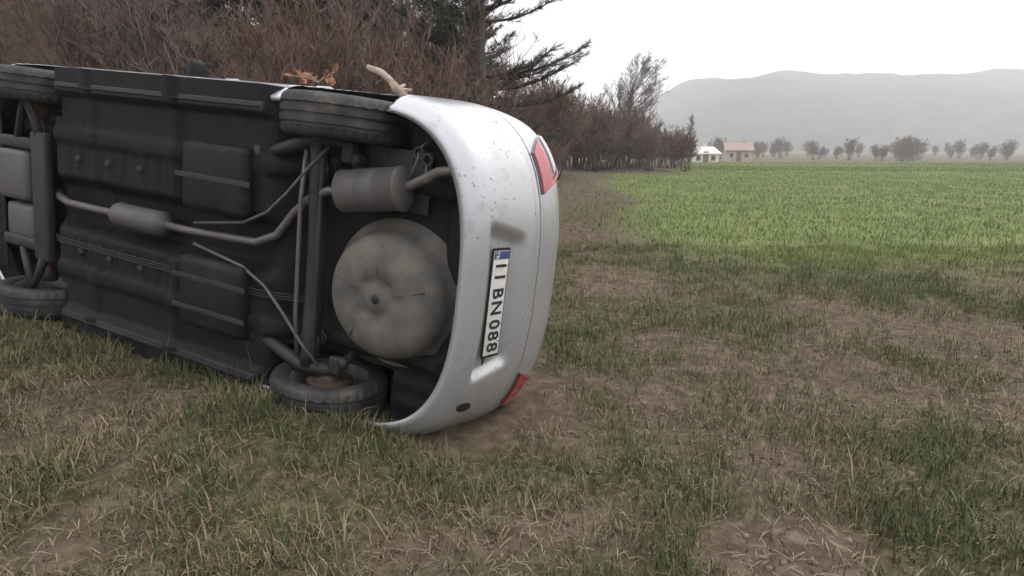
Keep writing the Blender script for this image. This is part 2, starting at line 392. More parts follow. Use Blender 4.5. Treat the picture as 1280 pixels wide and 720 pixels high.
# snap to wheel arches
for ax, az in ARCHES:
    dx = G[..., 0] - ax; dz = G[..., 2] - az; r = np.hypot(dx, dz) + 1e-9
    near = (np.abs(r - ARCH_R) < .014) & (np.abs(G[..., 1]) > .5)
    G[..., 0] = np.where(near, ax + dx / r * ARCH_R, G[..., 0]); G[..., 2] = np.where(near, az + dz / r * ARCH_R, G[..., 2])
CC = .25 * (G[:-1] + G[1:] + np.roll(G, -1, 1)[:-1] + np.roll(G, -1, 1)[1:])
def face_part(i, j):
    x, y, z = CC[i, j]; ay = abs(y); zr = .5 * (ZROW[i] + ZROW[i + 1])
    for ax, az in ARCHES:
        if ay > .5 and math.hypot(x - ax, z - az) < ARCH_R - .002: return None
    if .645 < zr < .652 and x < .9: return None
    if zr < .6485 and x < .56: return 'rear_bumper'
    if zr < .6485 and x > 3.84: return 'front_bumper'
    if 1.05 < zr < 1.40:
        if .95 < x < 2.75 and ay > .5:
            if abs(x - 1.85) > .04: return 'side_window_L%d' % (x > 1.85) if y > 0 else 'side_window_R%d' % (x > 1.85)
            return 'body_shell'
        if x < .78 and ay < .60: return 'rear_window'
        if x > 2.45 and ay < .64: return 'windscreen'
    if zr < 1.05 and x < .5 and ay < .66 and zr > .64: return 'boot_lid'
    if .66 < zr < .80 and x > 3.7 and .40 < ay < .86: return 'headlight_L' if y > 0 else 'headlight_R'
    if 1.15 < x < 3.0 and .26 < zr < 1.03 and ay > .7:
        return ('door_L' if y > 0 else 'door_R') + ('0' if x < 1.95 else '1')
    return 'body_shell'
parts = {}
for i in range(nr - 1):
    for j in range(nc):
        p = face_part(i, j)
        if p: parts.setdefault(p, []).append((i * nc + j, i * nc + (j + 1) % nc, (i + 1) * nc + (j + 1) % nc, (i + 1) * nc + j))
GV = G.reshape(-1, 3)
car = empty('car')
mw = Matrix.Identity(4)
for a in range(3):
    for b_ in range(3): mw[a][b_] = CAR_R[a][b_]
    mw[a][3] = CAR_T[a]
car.matrix_world = mw
tag(car, 'silver car lying on its side on the grass with its muddy underside showing', 'car')
PM = {'rear_window': 'glass', 'windscreen': 'glass', 'headlight_L': 'clearlens', 'headlight_R': 'clearlens'}
# roof cap
roof_ring = [(nr - 1) * nc + j for j in range(nc)]
for pname, fl in parts.items():
    used = sorted({k for q in fl for k in q}); mp = {k: n for n, k in enumerate(used)}
    vv = [GV[k] for k in used]; ff = [tuple(mp[k] for k in q[::-1]) for q in fl]
    if pname == 'body_shell':
        ctr = len(vv); vv.append(np.array([1.62, 0, 1.487]))
        for j in range(nc): ff.append((mp[roof_ring[(j + 1) % nc]], mp[roof_ring[j]], ctr))
    base = pname.split('_L')[0].split('_R')[0] if ('_L' in pname or '_R' in pname) else pname
    mt = M['glass'] if 'window' in pname or pname == 'windscreen' else M[PM.get(pname, 'paint')]
    o = link_mesh(base, mesh_from(base, vv, ff), mt, car)
    if pname in ('rear_bumper', 'boot_lid', 'body_shell') or base in ('door', 'front_bumper'):
        md = o.modifiers.new('thickness', 'SOLIDIFY'); md.thickness = .004; md.offset = -1
    if pname == 'rear_bumper': BUMPER = o
    if pname == 'boot_lid': BOOT = o
BUMPER['label'] = 'silver rear bumper with recess for the number plate'

def rear_patch(name, phi_rows, zs, off, mat, parent, nu=40, thick=0.0):
    """a strip of the rear surface between two angle limits per row, lifted off by off"""
    V = []; 
    for (p0, p1), z in zip(phi_rows, zs):
        u = np.linspace(0, 1, nu); ph = p0 + (p1 - p0) * u
        P = rear_pt(ph, np.full(nu, z)); e = 1e-3
        du = rear_pt(ph + e, np.full(nu, z)) - rear_pt(ph - e, np.full(nu, z)); dv = rear_pt(ph, np.full(nu, z + e)) - rear_pt(ph, np.full(nu, z - e))
        n = np.cross(du, dv); n /= np.linalg.norm(n, axis=1, keepdims=True) + 1e-12
        n *= np.where(((P - np.array([2.1, 0, .6])) * n).sum(1, keepdims=True) < 0, -1, 1)
        V.append(P + n * off)
    V = np.concatenate(V); R_ = len(zs); Fc = []
    for i in range(R_ - 1):
        for k in range(nu - 1):
            a = i * nu + k; Fc.append((a, a + nu, a + nu + 1, a + 1))
    o = link_mesh(name, mesh_from(name, V, Fc), mat, parent)
    if thick:
        md = o.modifiers.new('thickness', 'SOLIDIFY'); md.thickness = thick; md.offset = 0
    return o
# dark channel behind the seam between bumper and boot
rear_patch('seam_channel', [(-1.35, 1.35)] * 6, np.linspace(.615, .685, 6), -.016, M['seal'], BOOT, 160)
# tail lamps
for s in (1, -1):
    zs = np.linspace(.662, .985, 26)
    yin = np.interp(zs, [.66, .985], [.47, .60])
    def lim(z, y0, x_out):   # inner y -> angle, outer: angle where the side reaches x_out
        p0 = abs(float(phi_of(np.array([y0]), np.array([z]))[0])); k = 1 - (x_out - cr(z, KXR)) / cr(z, KLR)
        p1 = math.acos(float(np.clip(k, 0, 1)) ** (NR_ / 2)); return p0, max(p1, p0 + .02)
    xo = np.interp(zs, [.66, .8, .985], [-.01, .04, .10])
    L = [lim(z, y, x) for z, y, x in zip(zs, yin, xo)]
    bowl = rear_patch('tail_light', [(s * a, s * b) for a, b in L], zs, .004, M['darklens'], car, 40, .012)
    # red lower half, clear upper wedge, dark divider, red lower/inner rim
    zr_ = np.linspace(.668, .80, 14); Lr = [lim(z, y + .012, x) for z, y, x in zip(zr_, np.interp(zr_, [.66, .985], [.47, .60]), np.interp(zr_, [.66, .8, .985], [-.015, .033, .09]))]
    rear_patch('red_lens', [(s * a, s * b) for a, b in Lr], zr_, .013, M['redlens'], bowl, 36, .008)
    zc = np.linspace(.845, .975, 12); Lc = [lim(z, y + .03, x) for z, y, x in zip(zc, np.interp(zc, [.66, .985], [.47, .60]), np.interp(zc, [.66, .8, .985], [-.015, .033, .09]))]
    rear_patch('clear_lens', [(s * a, s * b) for a, b in Lc], zc, .012, M['clearlens'], bowl, 36, .008)
    Li = [lim(z, y, .1) for z, y in zip(zs, yin)]
    rear_patch('red_trim', [(s * a, s * (a + .022)) for a, b in Li], zs, .016, M['redlens'], bowl, 6, .008)
# tow-eye slot low on the bumper
def slot(y0, z0, w, h, parent):
    zs = np.linspace(z0 - h, z0 + h, 9); rws = []
    for z in zs:
        q = math.sqrt(max(0, 1 - ((z - z0) / h) ** 2)); ya = y0 - w * q - .25 * (z - z0); yb = y0 + w * q - .25 * (z - z0)
        rws.append(tuple(float(phi_of(np.array([k]), np.array([z]))[0]) for k in (ya, yb)))
    return rear_patch('tow_eye_slot', rws, zs, .0025, M['seal'], parent, 10, .003)
slot(-.60, .335, .028, .05, BUMPER)

# number plate in the recess
pz = .40; px0 = float(rear_pt(np.array([0.0]), np.array([pz]))[0][0]); slope = float(rear_pt(np.array([0.0]), np.array([pz + .05]))[0][0] - rear_pt(np.array([0.0]), np.array([pz - .05]))[0][0]) / .1
ptilt = math.atan(slope)
PL = Matrix.Translation((px0 - .009, -.06, pz)) @ Matrix(((0, -math.sin(-ptilt) * 0 + math.sin(ptilt), -math.cos(ptilt), 0), (-1, 0, 0, 0), (0, math.cos(ptilt), math.sin(ptilt), 0), (0, 0, 0, 1)))
mb = MB(); mb.box((0, 0, 0), (.545, .128, .006), None, .002)
frame = mb.build('number_plate_holder', M['plastic'], car); frame.matrix_local = PL
mb = MB(); mb.box((0, 0, .0035), (.52, .112, .004), None, .0015)
plate = mb.build('number_plate', M['pwhite'], frame)
mb = MB(); mb.box((-.239, 0, .0035 + .0012), (.040, .108, .004), None, .001); mb.build('blue_band', M['pblue'], frame)
def text_mesh(txt, size, loc, mat, parent, name, bold=.0):
    cu = bpy.data.curves.new(name, 'FONT'); cu.body = txt; cu.size = size; cu.align_x = 'CENTER'; cu.align_y = 'CENTER'; cu.extrude = .0008; cu.offset = bold
    t = bpy.data.objects.new(name, cu); COL.objects.link(t); dg = bpy.context.evaluated_depsgraph_get()
    me = bpy.data.meshes.new_from_object(t.evaluated_get(dg)); bpy.data.objects.remove(t); bpy.data.curves.remove(cu)
    o = link_mesh(name, me, mat, parent, False); o.location = loc; return o
for tx, xo in (('1', -.187), ('1', -.132), ('B', -.052), ('N', .022), ('0', .105), ('8', .163), ('8', .221)):
    text_mesh(tx, .108, (xo, -.001, .0066), M['ptext'], frame, 'plate_character', .0024).scale = (.90, 1, 1)
text_mesh('TR', .032, (-.239, -.034, .0078), M['pwhite'], frame, 'country_letters', .0005)
for sx in (-.19, .19):
    mb = MB(); mb.lathe([(0, .0085), (.005, .008), (.0065, .0055)], Matrix.Translation((sx, .043, 0)), 12); mb.build('plate_screw', M['chrome'], frame)

# ------------------------------------------------------------------ underbody
def ymax_of(x):
    z = .34; W = float(cr(z, KW)); L = float(cr(z, KLR)); xr = float(cr(z, KXR)) + .02
    t = np.clip((x - xr) / L, 0, 1); a = W * (1 - (1 - t) ** NR_) ** (1 / NR_)
    xf = float(cr(z, KXF)) - .03; t2 = np.clip((xf - x) / .62, 0, 1); b = W * (1 - (1 - t2) ** NF_) ** (1 / NF_)
    return np.minimum(a, b) - .022
def floor_z(x, y):
    ay = np.abs(y)
    z = .39 - .185 * sstep(1.05, 1.30, x) + .20 * sstep(3.12, 3.38, x)
    z = z + .13 * (1 - sstep(.10, .19, ay)) * sstep(1.15, 1.4, x) * (1 - sstep(3.0, 3.3, x))
    rail = (np.exp(-(((ay - .44) / .05) ** 4)))
    z = z - .055 * rail * (1 - sstep(1.15, 1.35, x)) * sstep(.16, .24, x) - .05 * rail * sstep(3.2, 3.4, x) - .02 * rail * sstep(1.3, 1.4, x)
    z = z - .045 * sstep(.67, .71, ay) * sstep(1.24, 1.3, x) * (1 - sstep(3.05, 3.1, x))
    z = z - .03 * np.exp(-((x - .20) / .05) ** 4) - .035 * np.exp(-((x - 1.98) / .05) ** 4) * (ay > .17) - .02 * np.exp(-((x - 2.75) / .05) ** 4)
    z = z + .006 * np.sin(x * 60) * sstep(1.4, 1.5, x) * (1 - sstep(3.0, 3.1, x)) * sstep(.2, .24, ay) * (1 - sstep(.38, .40, ay))
    z = z + .006 * np.sin(y * 55) * sstep(.1, .3, x) * (1 - sstep(.9, 1.0, x)) * sstep(.5, .55, ay)
    for ax, az in ARCHES:
        dx = np.abs(x - ax); r = ARCH_R + .012
        zz = az + np.sqrt(np.clip(r * r - dx * dx, 0, None))
        inside = (dx < r)
        k = sstep(.545, .575, ay)
        z = np.where(inside, z * (1 - k) + zz * k, z)
    return z
xs = np.linspace(-.02, 4.2, 310); vs = np.linspace(-1, 1, 151)
X, Vv = np.meshgrid(xs, vs, indexing='ij'); Y = Vv * ymax_of(X); Z = floor_z(X, Y)
ix = np.arange(X.size).reshape(X.shape)
Fq = np.stack([ix[:-1, :-1].ravel(), ix[:-1, 1:].ravel(), ix[1:, 1:].ravel(), ix[1:, :-1].ravel()], 1)
fme = fast_mesh('floor_pan', np.stack([X.ravel(), Y.ravel(), Z.ravel()], 1), Fq, 4)
FLOOR = link_mesh('floor_pan', fme, M['under'], car)

# spare wheel well
def tubmod(j, k): return .006 * math.cos(k * 2 * math.pi / 72 * 8) if 2 < j < 7 else 0
mb = MB(); prof = [(.0, .196), (.06, .194), (.065, .202), (.11, .203), (.118, .196), (.19, .197), (.25, .206), (.292, .226), (.322, .262), (.336, .31), (.346, .355), (.372, .372), (.40, .385)]
mb.lathe([(r, h) for r, h in prof], Matrix.Translation((.52, -.125, 0)) @ Matrix.Diagonal((1.03, .98, 1, 1)), 72, tubmod)
tub = mb.build('spare_wheel_well', M['tub'], car); tub['label'] = 'mud coated round spare wheel well'
mb = MB(); mb.lathe([(0, .189), (.022, .19), (.024, .2)], Matrix.Translation((.52, -.125, 0)), 16); mb.build('drain_plug', M['seal'], tub)
for k in range(5):
    a = k * 1.2566 + .3; mb = MB(); mb.tube([(.52 + .13 * math.cos(a), -.125 + .13 * math.sin(a), .199), (.52 + .28 * math.cos(a), -.125 + .27 * math.sin(a), .213)], [.007, .009], 8)
    mb.build('pressed_rib', M['tub'], tub)

# rear silencer, exhaust pipes
def rot_to(dirv): return Vector(dirv).normalized().to_track_quat('Z', 'Y').to_matrix().to_4x4()
mc = Vector((.62, .40, .245)); md_ = Vector((-1, .16, -.02))
Mm = Matrix.Translation(mc) @ rot_to(md_) @ Matrix.Diagonal((1.0, .82, 1, 1))
mb = MB(); mb.lathe([(0, -.20), (.07, -.20), (.088, -.192), (.105, -.185), (.110, -.182), (.110, -.172), (.104, -.168), (.106, -.06), (.102, -.055), (.106, -.05), (.106, .05), (.102, .055), (.106, .06), (.104, .168), (.110, .172), (.110, .182), (.105, .185), (.088, .192), (.07, .20), (0, .20)], Mm, 40)
muf = mb.build('silencer', M['muffler'], car); muf['label'] = 'dull steel rear silencer box'
mb = MB(); mb.tube([(.44, .43, .25), (.35, .48, .255), (.26, .53, .262), (.18, .545, .268), (.10, .55, .27)], [.024, .024, .024, .024, .026], 14, False)
mb.tube([(.33, .48, .255), (.26, .53, .262), (.18, .545, .268), (.10, .55, .27)], .021, 12, False)
mb.build('tailpipe', M['pipe'], muf)
mb = MB(); mb.tube([(.81, .37, .25), (.90, .36, .25), (1.02, .31, .26), (1.12, .22, .25), (1.22, .08, .23), (1.36, .02, .22), (1.9, .0, .215), (2.1, 0, .215)], .023, 14)
mb.tube([(2.55, 0, .215), (2.8, .0, .215), (3.05, .0, .22), (3.2, .02, .25), (3.3, .04, .30)], .025, 14)
mb.build('exhaust_pipe', M['pipe'], car)
mb = MB(); Mr = Matrix.Translation((2.33, 0, .225)) @ rot_to((1, 0, 0)); mb.lathe([(0, -.25), (.03, -.245), (.075, -.2), (.078, -.19), (.075, -.18), (.075, .18), (.078, .19), (.075, .2), (.03, .245), (0, .25)], Mr, 32)
mb.build('centre_silencer', M['muffler'], car)
# rubber hangers and brackets by the silencer
mb = MB()
for (x, y, z) in ((.40, .60, .29), (.345, .575, .285)):
    Mt = Matrix.Translation((x, y, z)); n = 20
    for k in range(n):
        a0, a1 = 2 * math.pi * k / n, 2 * math.pi * (k + 1) / n
        mb.tube([Mt @ Vector((.026 * math.cos(a0), .026 * math.sin(a0), 0)), Mt @ Vector((.026 * math.cos(a1), .026 * math.sin(a1), 0))], .010, 6, False)
mb.build('rubber_hanger', M['beam'], muf)
mb = MB(); mb.tube([(.44, .43, .25), (.40, .574, .285), (.40, .60, .285)], .006, 8); mb.tube([(.40, .626, .29), (.39, .65, .33), (.38, .66, .38)], .007, 8)
mb.tube([(.33, .50, .255), (.345, .55, .28)], .006, 8); mb.build('hanger_rod', M['pipe'], muf)
mb = MB(); mb.box((.60, .46, .352), (.48, .30, .006), None, .002)
for k in range(6): mb.box((.60 - .2 + k * .08, .46, .347), (.02, .28, .006), None, .002)
mb.build('heat_shield', M['beam'], car)

# rear axle
mb = MB(); mb.tube([(.98, y, .255 + .01 * math.cos(y * 4)) for y in np.linspace(-.60, .60, 13)], .042, 14)
mb.box((.955, 0, .262), (.05, 1.10, .06), None, .012)
axle = mb.build('axle_beam', M['beam'], car)
for s in (1, -1):
    mb = MB(); mb.tube([(1.34, s * .50, .245), (1.2, s * .54, .235), (1.02, s * .60, .24), (.90, s * .61, .28), (.82, s * .60, .30)], [.030, .034, .042, .036, .03], 12)
    mb.lathe([(0, -.05), (.045, -.05), (.045, .05), (0, .05)], Matrix.Translation((1.36, s * .49, .245)) @ rot_to((0, 1, 0)), 20)
    mb.box((.80, s * .56, .27), (.07, .10, .045), None, .012)
    mb.build('trailing_arm', M['beam'], car)
    # coil spring
    mb = MB(); pts = [(.99 + .05 * math.cos(t), s * .46 + .05 * math.sin(t), .27 + .016 * t / (2 * math.pi) * 1.6) for t in np.linspace(0, 2 * math.pi * 5, 90)]
    mb.tube(pts, .008, 7); mb.lathe([(0, .262), (.066, .262), (.068, .272), (.03, .276)], Matrix.Translation((.99, s * .46, 0)), 24); mb.build('coil_spring', M['spring'], car)
    # damper
    mb = MB(); mb.tube([(.74, s * .53, .255), (.79, s * .52, .42)], .025, 14); mb.tube([(.79, s * .52, .42), (.83, s * .51, .56)], .012, 10)
    mb.lathe([(0, -.03), (.024, -.03), (.024, .03), (0, .03)], Matrix.Translation((.735, s * .53, .25)) @ rot_to((0, 1, 0)), 16); mb.build('shock_absorber', M['beam'], car)
    # handbrake cable
    mb = MB(); mb.tube([(.90, s * .58, .24), (1.0, s * .46, .205), (1.12, s * .32, .19), (1.25, s * .20, .185), (1.42, s * .12, .18), (1.8, s * .06, .18)], .009, 8); mb.build('handbrake_cable', M['cable'], car)
# panhard/anti-roll bar
mb = MB(); mb.tube([(1.02, -.55, .21), (1.04, -.3, .205), (1.04, .3, .205), (1.02, .55, .21)], .012, 10); mb.build('anti_roll_bar', M['pipe'], axle)
# fuel tank
mb = MB(); mb.box((1.62, -.33, .185), (.50, .42, .12), None, .045); mb.box((1.62, .33, .19), (.50, .38, .10), None, .04)
tank = mb.build('fuel_tank', M['plastic'], car)
for y in (-.42, -.24, .33):
    mb = MB(); mb.box((1.62, y, .124 if y < 0 else .139), (.58, .03, .004), None, .001); mb.build('tank_strap', M['beam'], tank)
for y in (-.235, -.25, -.265):
    mb = MB(); mb.tube([(.95, y, .33), (1.2, y, .22), (1.3, y, .19), (1.95, y - .0, .185), (3.1, y, .19), (3.3, y, .25)], .0045, 6); mb.build('brake_line', M['beam'], FLOOR)
# sills / pinch welds
for s in (1, -1):
    mb = MB(); mb.box((2.17, s * .735, .148), (1.74, .004, .03), None, .001); mb.box((2.17, s * .735, .168), (1.78, .05, .02), None, .006); mb.build('sill_flange', M['beam'], car)
for x in (1.5, 2.3, 2.6, 2.9):
    for y in (-.30, .30):
        mb = MB(); mb.lathe([(0, .188), (.022, .189), (.026, .2)], Matrix.Translation((x, y, 0)), 16); mb.build('floor_plug', M['seal'], FLOOR)
# front end: subframe, arms, undertray, sump
mb = MB(); mb.box((3.30, 0, .20), (.16, .86, .06), None, .02); mb.box((3.52, .34, .21), (.5, .08, .06), None, .02); mb.box((3.52, -.34, .21), (.5, .08, .06), None, .02)
mb.build('front_subframe', M['beam'], car)
for s in (1, -1):
    mb = MB(); mb.tube([(3.30, s * .38, .20), (3.36, s * .52, .19), (3.44, s * .64, .185)], [.03, .026, .022], 10); mb.tube([(3.56, s * .38, .20), (3.50, s * .52, .19), (3.44, s * .64, .185)], [.026, .024, .022], 10); mb.build('control_arm', M['beam'], car)
    mb = MB(); mb.tube([(3.46, s * .10, .30), (3.45, s * .62, .30)], .016, 10); mb.tube([(3.46, s * .16, .30), (3.46, s * .22, .30), (3.46, s * .27, .30)], [.05, .045, .025], 14)
    mb.tube([(3.45, s * .5, .30), (3.45, s * .56, .30), (3.45, s * .61, .30)], [.025, .045, .05], 14); mb.build('drive_shaft', M['rust'], car)
mb = MB(); mb.box((3.60, .12, .24), (.34, .34, .16), None, .04); mb.box((3.58, -.20, .27), (.34, .26, .16), None, .05); mb.build('engine_sump', M['muffler'], car)
mb = MB(); mb.box((3.95, 0, .205), (.36, 1.12, .012), None, .004)
for k in range(9): mb.box((3.95, -.44 + k * .11, .196), (.26, .02, .008), None, .002)
mb.build('undertray', M['plastic'], car)

# wheels
def tyre_obj(parent, Mw):
    R = .312; w = .0975; prof = []
    half = [(.205, -w + .012), (.215, -w + .002), (.235, -w - .003), (.262, -w - .006), (.285, -w - .003), (.298, -w + .006), (.306, -w + .018), (R - .002, -w + .034)]
    tread = []
    for c in (-.045, 0, .045): tread += [(R, c - .008), (R - .009, c - .006), (R - .009, c + .006), (R, c + .008)]
    prof = half + [(R, -w + .040)] + tread + [(R, w - .040)] + [(r, -h) for r, h in half[::-1]]
    n = 144; nh = len(half)
    def mod(j, k):
        sh = (5 <= j <= nh) or (len(prof) - 1 - nh <= j <= len(prof) - 6)
        blk = (k % 4 == 0)
        if sh: return -.007 if blk else 0
        if nh < j < len(prof) - nh and k % 6 == 3: return -.003
        return 0
    mb = MB(); mb.lathe(prof, Mw, n, mod); return auto_smooth(mb.build('tyre', M['tyre'], parent), 40)
def wheel(x, y, z, s, front):
    Mw = Matrix.Translation((x, y, z)) @ rot_to((0, s, 0))          # local +Z points outwards
    mb = MB(); w = .085
    mb.lathe([(.218, -.098), (.216, -.090), (.205, -.086), (.196, -.07), (.192, -.02), (.19, .03), (.196, .06), (.205, .078), (.214, .084), (.218, .092)], Mw, 56)
    mb.lathe([(.214, .086), (.20, .07), (.19, .05), (.186, .03)], Mw, 56)
    for k in range(5):                                               # five double spokes and hub
        a = 2 * math.pi * k / 5
        for da in (-.13, .13):
            p0 = Mw @ Vector((.045 * math.cos(a + da * 2), .045 * math.sin(a + da * 2), .055)); p1 = Mw @ Vector((.12 * math.cos(a + da), .12 * math.sin(a + da), .062)); p2 = Mw @ Vector((.196 * math.cos(a + da), .196 * math.sin(a + da), .045))
            mb.tube([p0, p1, p2], [.02, .017, .016], 8)
    mb.lathe([(0, .066), (.03, .066), (.05, .06), (.07, .05), (.072, .02), (0, .02)], Mw, 30)
    o = mb.build('wheel', M['alloy'], car)
    tyre_obj(o, Mw)
    mb = MB()
    if front: mb.lathe([(.06, .0), (.128, .0), (.13, -.003), (.13, -.021), (.128, -.024), (.06, -.024), (.055, -.05), (0, -.05)], Mw, 48); mb.build('brake_disc', M['rust'], o)
    else:
        mb.lathe([(.055, .02), (.11, .018), (.118, .01), (.118, -.045), (.124, -.05), (.124, -.058), (.10, -.062), (.06, -.064), (.052, -.08), (.03, -.085), (0, -.085)], Mw, 48); mb.build('brake_drum', M['rust'], o)
    return o
for x, fr in ((.86, False), (3.44, True)):
    for s in (1, -1): wheel(x, s * .722, .30, s, fr)
# mirror on the upper side
mb = MB(); mb.box((2.86, .965, 1.0), (.10, .17, .13), None, .04); mb.box((2.88, .87, .985), (.05, .06, .05), None, .015); mb.build('side_mirror', M['plastic'], car)
for x in (1.45, 2.25):
    mb = MB(); mb.tube([(x, .90, .86), (x + .03, .915, .865), (x + .13, .915, .865), (x + .16, .90, .86)], .011, 10); mb.build('door_handle', M['paint'], car)

# ------------------------------------------------------------------ broken wood and leaves on the car
bark = simple('pale_wood', (.20, .15, .115), (.42, .33, .27), 18, .8, 0, .3, 90)
dep = 3.42
pp = [unproject(x, y, dd) for x, y, dd in ((506, 121, 3.30), (496, 112, 3.34), (487, 99, 3.40), (476, 90, 3.46), (460, 84, 3.52))]
mb = MB(); mb.tube(pp, [.024, .026, .017, .019, .015], 8); mb.tube([pp[1], unproject(506, 106, 3.4)], [.015, .007], 6); mb.tube([pp[1], unproject(515, 113, 3.36)], [.014, .008], 6)
br = mb.build('broken_branch', bark); tag(br, 'bent pale broken branch lodged on the car above the rear wheel arch', 'branch')
leafm = simple('dry_leaf_brown', (.17, .05, .035), (.32, .17, .08), 30, .8)
def dry_twig(px, py, dd, label, seed):
    r = random.Random(seed); c = unproject(px, py, dd); root = empty('dry_twig', tuple(c)); mb = MB(); lv = []; lf = []
    for k in range(7):
        d = Vector((r.uniform(-1, 1), r.uniform(-.6, .6), r.uniform(.0, .55))).normalized() * r.uniform(.07, .17)
        mb.tube([(0, 0, 0), d * .5 + Vector((0, 0, .012)), d], [.005, .004, .002], 5)
        for q in range(5):
            p = d * r.uniform(.4, 1.05); u = Vector((r.uniform(-1, 1), r.uniform(-1, 1), r.uniform(-1, 1))).normalized(); v = u.orthogonal().normalized(); n = u.cross(v); s = r.uniform(.018, .034); b = len(lv)
            lv += [p, p + u * s + v * s * .5 + n * s * .2, p + u * s * 2.1, p + u * s - v * s * .5 + n * s * .2]; lf.append((b, b + 1, b + 2, b + 3))
    mb.build('twig', bark, root); link_mesh('leaf_cluster', mesh_from('leaf_cluster', lv, lf), leafm, root, False)
    return tag(root, label, 'twig')
dry_twig(398, 103, 3.42, 'dry twig with reddish brown leaves lying along the upturned flank', 3)

# ------------------------------------------------------------------ grass
def in_car(P):
    q = w2car(P); return (q[:, 0] > -.10) & (q[:, 0] < 4.25) & (np.abs(q[:, 1]) < .9) & (q[:, 2] > .26) & (q[:, 2] < 1.5)
def blades(n, y0, y1, seed, hmin, hmax, wid, dens_pow, field_only=False, tall=0.0):
    r = np.random.default_rng(seed)
    u = r.random(n); y = (y0 ** dens_pow + u * (y1 ** dens_pow - y0 ** dens_pow)) ** (1 / dens_pow)
    x = (r.random(n) * 2 - 1) * (y * .92 + .5)
    f, s, l = masks(x, y)
    tuft = fbm(x * 5 + 3, y * 5 + 8, 3, 91)
    keep = r.random(n) < (np.clip(.30 + .95 * sstep(.4, .62, tuft) + .3 * l, 0, 1) * (1 - .86 * s))
    if field_only: keep = r.random(n) < np.maximum(f, .25)
    x, y, f, s, l, tuft = [a[keep] for a in (x, y, f, s, l, tuft)]
    z = ground_z(x, y); P = np.stack([x, y, z], 1); ok = ~in_car(P + np.array([0, 0, .03]))
    x, y, z, f, s, l, tuft, P = [a[ok] for a in (x, y, z, f, s, l, tuft, P)]
    n = len(x); h = hmin + (hmax - hmin) * r.random(n) ** 1.8 * (.5 + .9 * sstep(.4, .65, tuft)); az = r.random(n) * 2 * np.pi
    dry = r.random(n) < np.clip(.50 - .42 * l - .42 * f + .3 * s, .06, .9)
    lean = np.where(dry, r.uniform(.5, 1.9, n), r.uniform(.15, 1.0, n))
    d = np.stack([np.cos(az), np.sin(az), 0 * az], 1); side = np.stack([-np.sin(az), np.cos(az), 0 * az], 1) * (wid * r.uniform(.6, 1.3, n))[:, None]
    up = np.array([0, 0, 1.0]); L = np.clip(lean, 0, 1.45)
    p1 = P + (d * np.sin(L * .6)[:, None] + up * np.cos(L * .6)[:, None]) * (h * .55)[:, None]
    p2 = p1 + (d * np.sin(L * 1.15)[:, None] + up * np.cos(L * 1.15)[:, None]) * (h * .45)[:, None]
    P = P - up * .004
    V = np.stack([P - side * .5, P + side * .5, p1 + side * .42, p1 - side * .42, p2], 1).reshape(-1, 3)
    b = np.arange(n)[:, None] * 5
    T = np.concatenate([b + np.array([[0, 1, 2]]), b + np.array([[0, 2, 3]]), b + np.array([[3, 2, 4]])], 1).reshape(-1, 3)
    g1 = np.array([.048, .066, .022]); g2 = np.array([.125, .145, .062]); s1 = np.array([.13, .10, .055]); s2 = np.array([.30, .245, .15])
    k = r.random(n)[:, None]
    c = np.where(dry[:, None], s1 + (s2 - s1) * k, g1 + (g2 - g1) * k)
    fld = np.array([.12, .165, .045]) + (np.array([.22, .255, .09]) - np.array([.12, .165, .045])) * k
    c = np.where((f > .5)[:, None] & ~dry[:, None], fld, c)
    return V, T, np.repeat(c, 5, 0)
def grass_mat():
    m, nt, b = mat_new('grass_blade'); at = N(nt, 'ShaderNodeAttribute'); at.attribute_name = 'tint'
    n = noise_node(nt, 3); r = ramp(nt, n.outputs[0], [(.3, (.8, .8, .8)), (.7, (1, 1, 1))]); mx = N(nt, 'ShaderNodeMix', data_type='RGBA', blend_type='MULTIPLY'); mx.inputs[0].default_value = 1
    nt.links.new(at.outputs['Color'], mx.inputs[6]); nt.links.new(r.outputs[0], mx.inputs[7]); nt.links.new(mx.outputs[2], b.inputs['Base Color'])
    b.inputs['Roughness'].default_value = .7; b.inputs['Specular IOR Level'].default_value = .2; return m
GM = grass_mat()
def grass(name, label, *a, **k):
    V, T, C = blades(*a, **k); me = fast_mesh(name, V, T, 3)
    at = me.color_attributes.new('tint', 'FLOAT_COLOR', 'POINT'); at.data.foreach_set('color', np.concatenate([C, np.ones((len(C), 1))], 1).astype(np.float32).ravel())
    return tag(link_mesh(name, me, GM, None, False), label, 'grass', kind='stuff')
grass('rough_grass', 'rough patchy grass mixed with dry straw around the car', 330000, 1.2, 9.5, 5, .025, .11, .0042, 1.25)
grass('field_grass', 'short bright green crop grass of the open field', 230000, 8.0, 46, 6, .05, .14, .012, 1.15, field_only=True)
grass('distant_crop', 'pale green crop at the far side of the field', 170000, 42, 119, 16, .08, .16, .035, 1.1, field_only=True)
grass('tall_grass', 'longer grass blades standing up around the car', 9000, 1.8, 9, 8, .12, .24, .0045, 1.3)

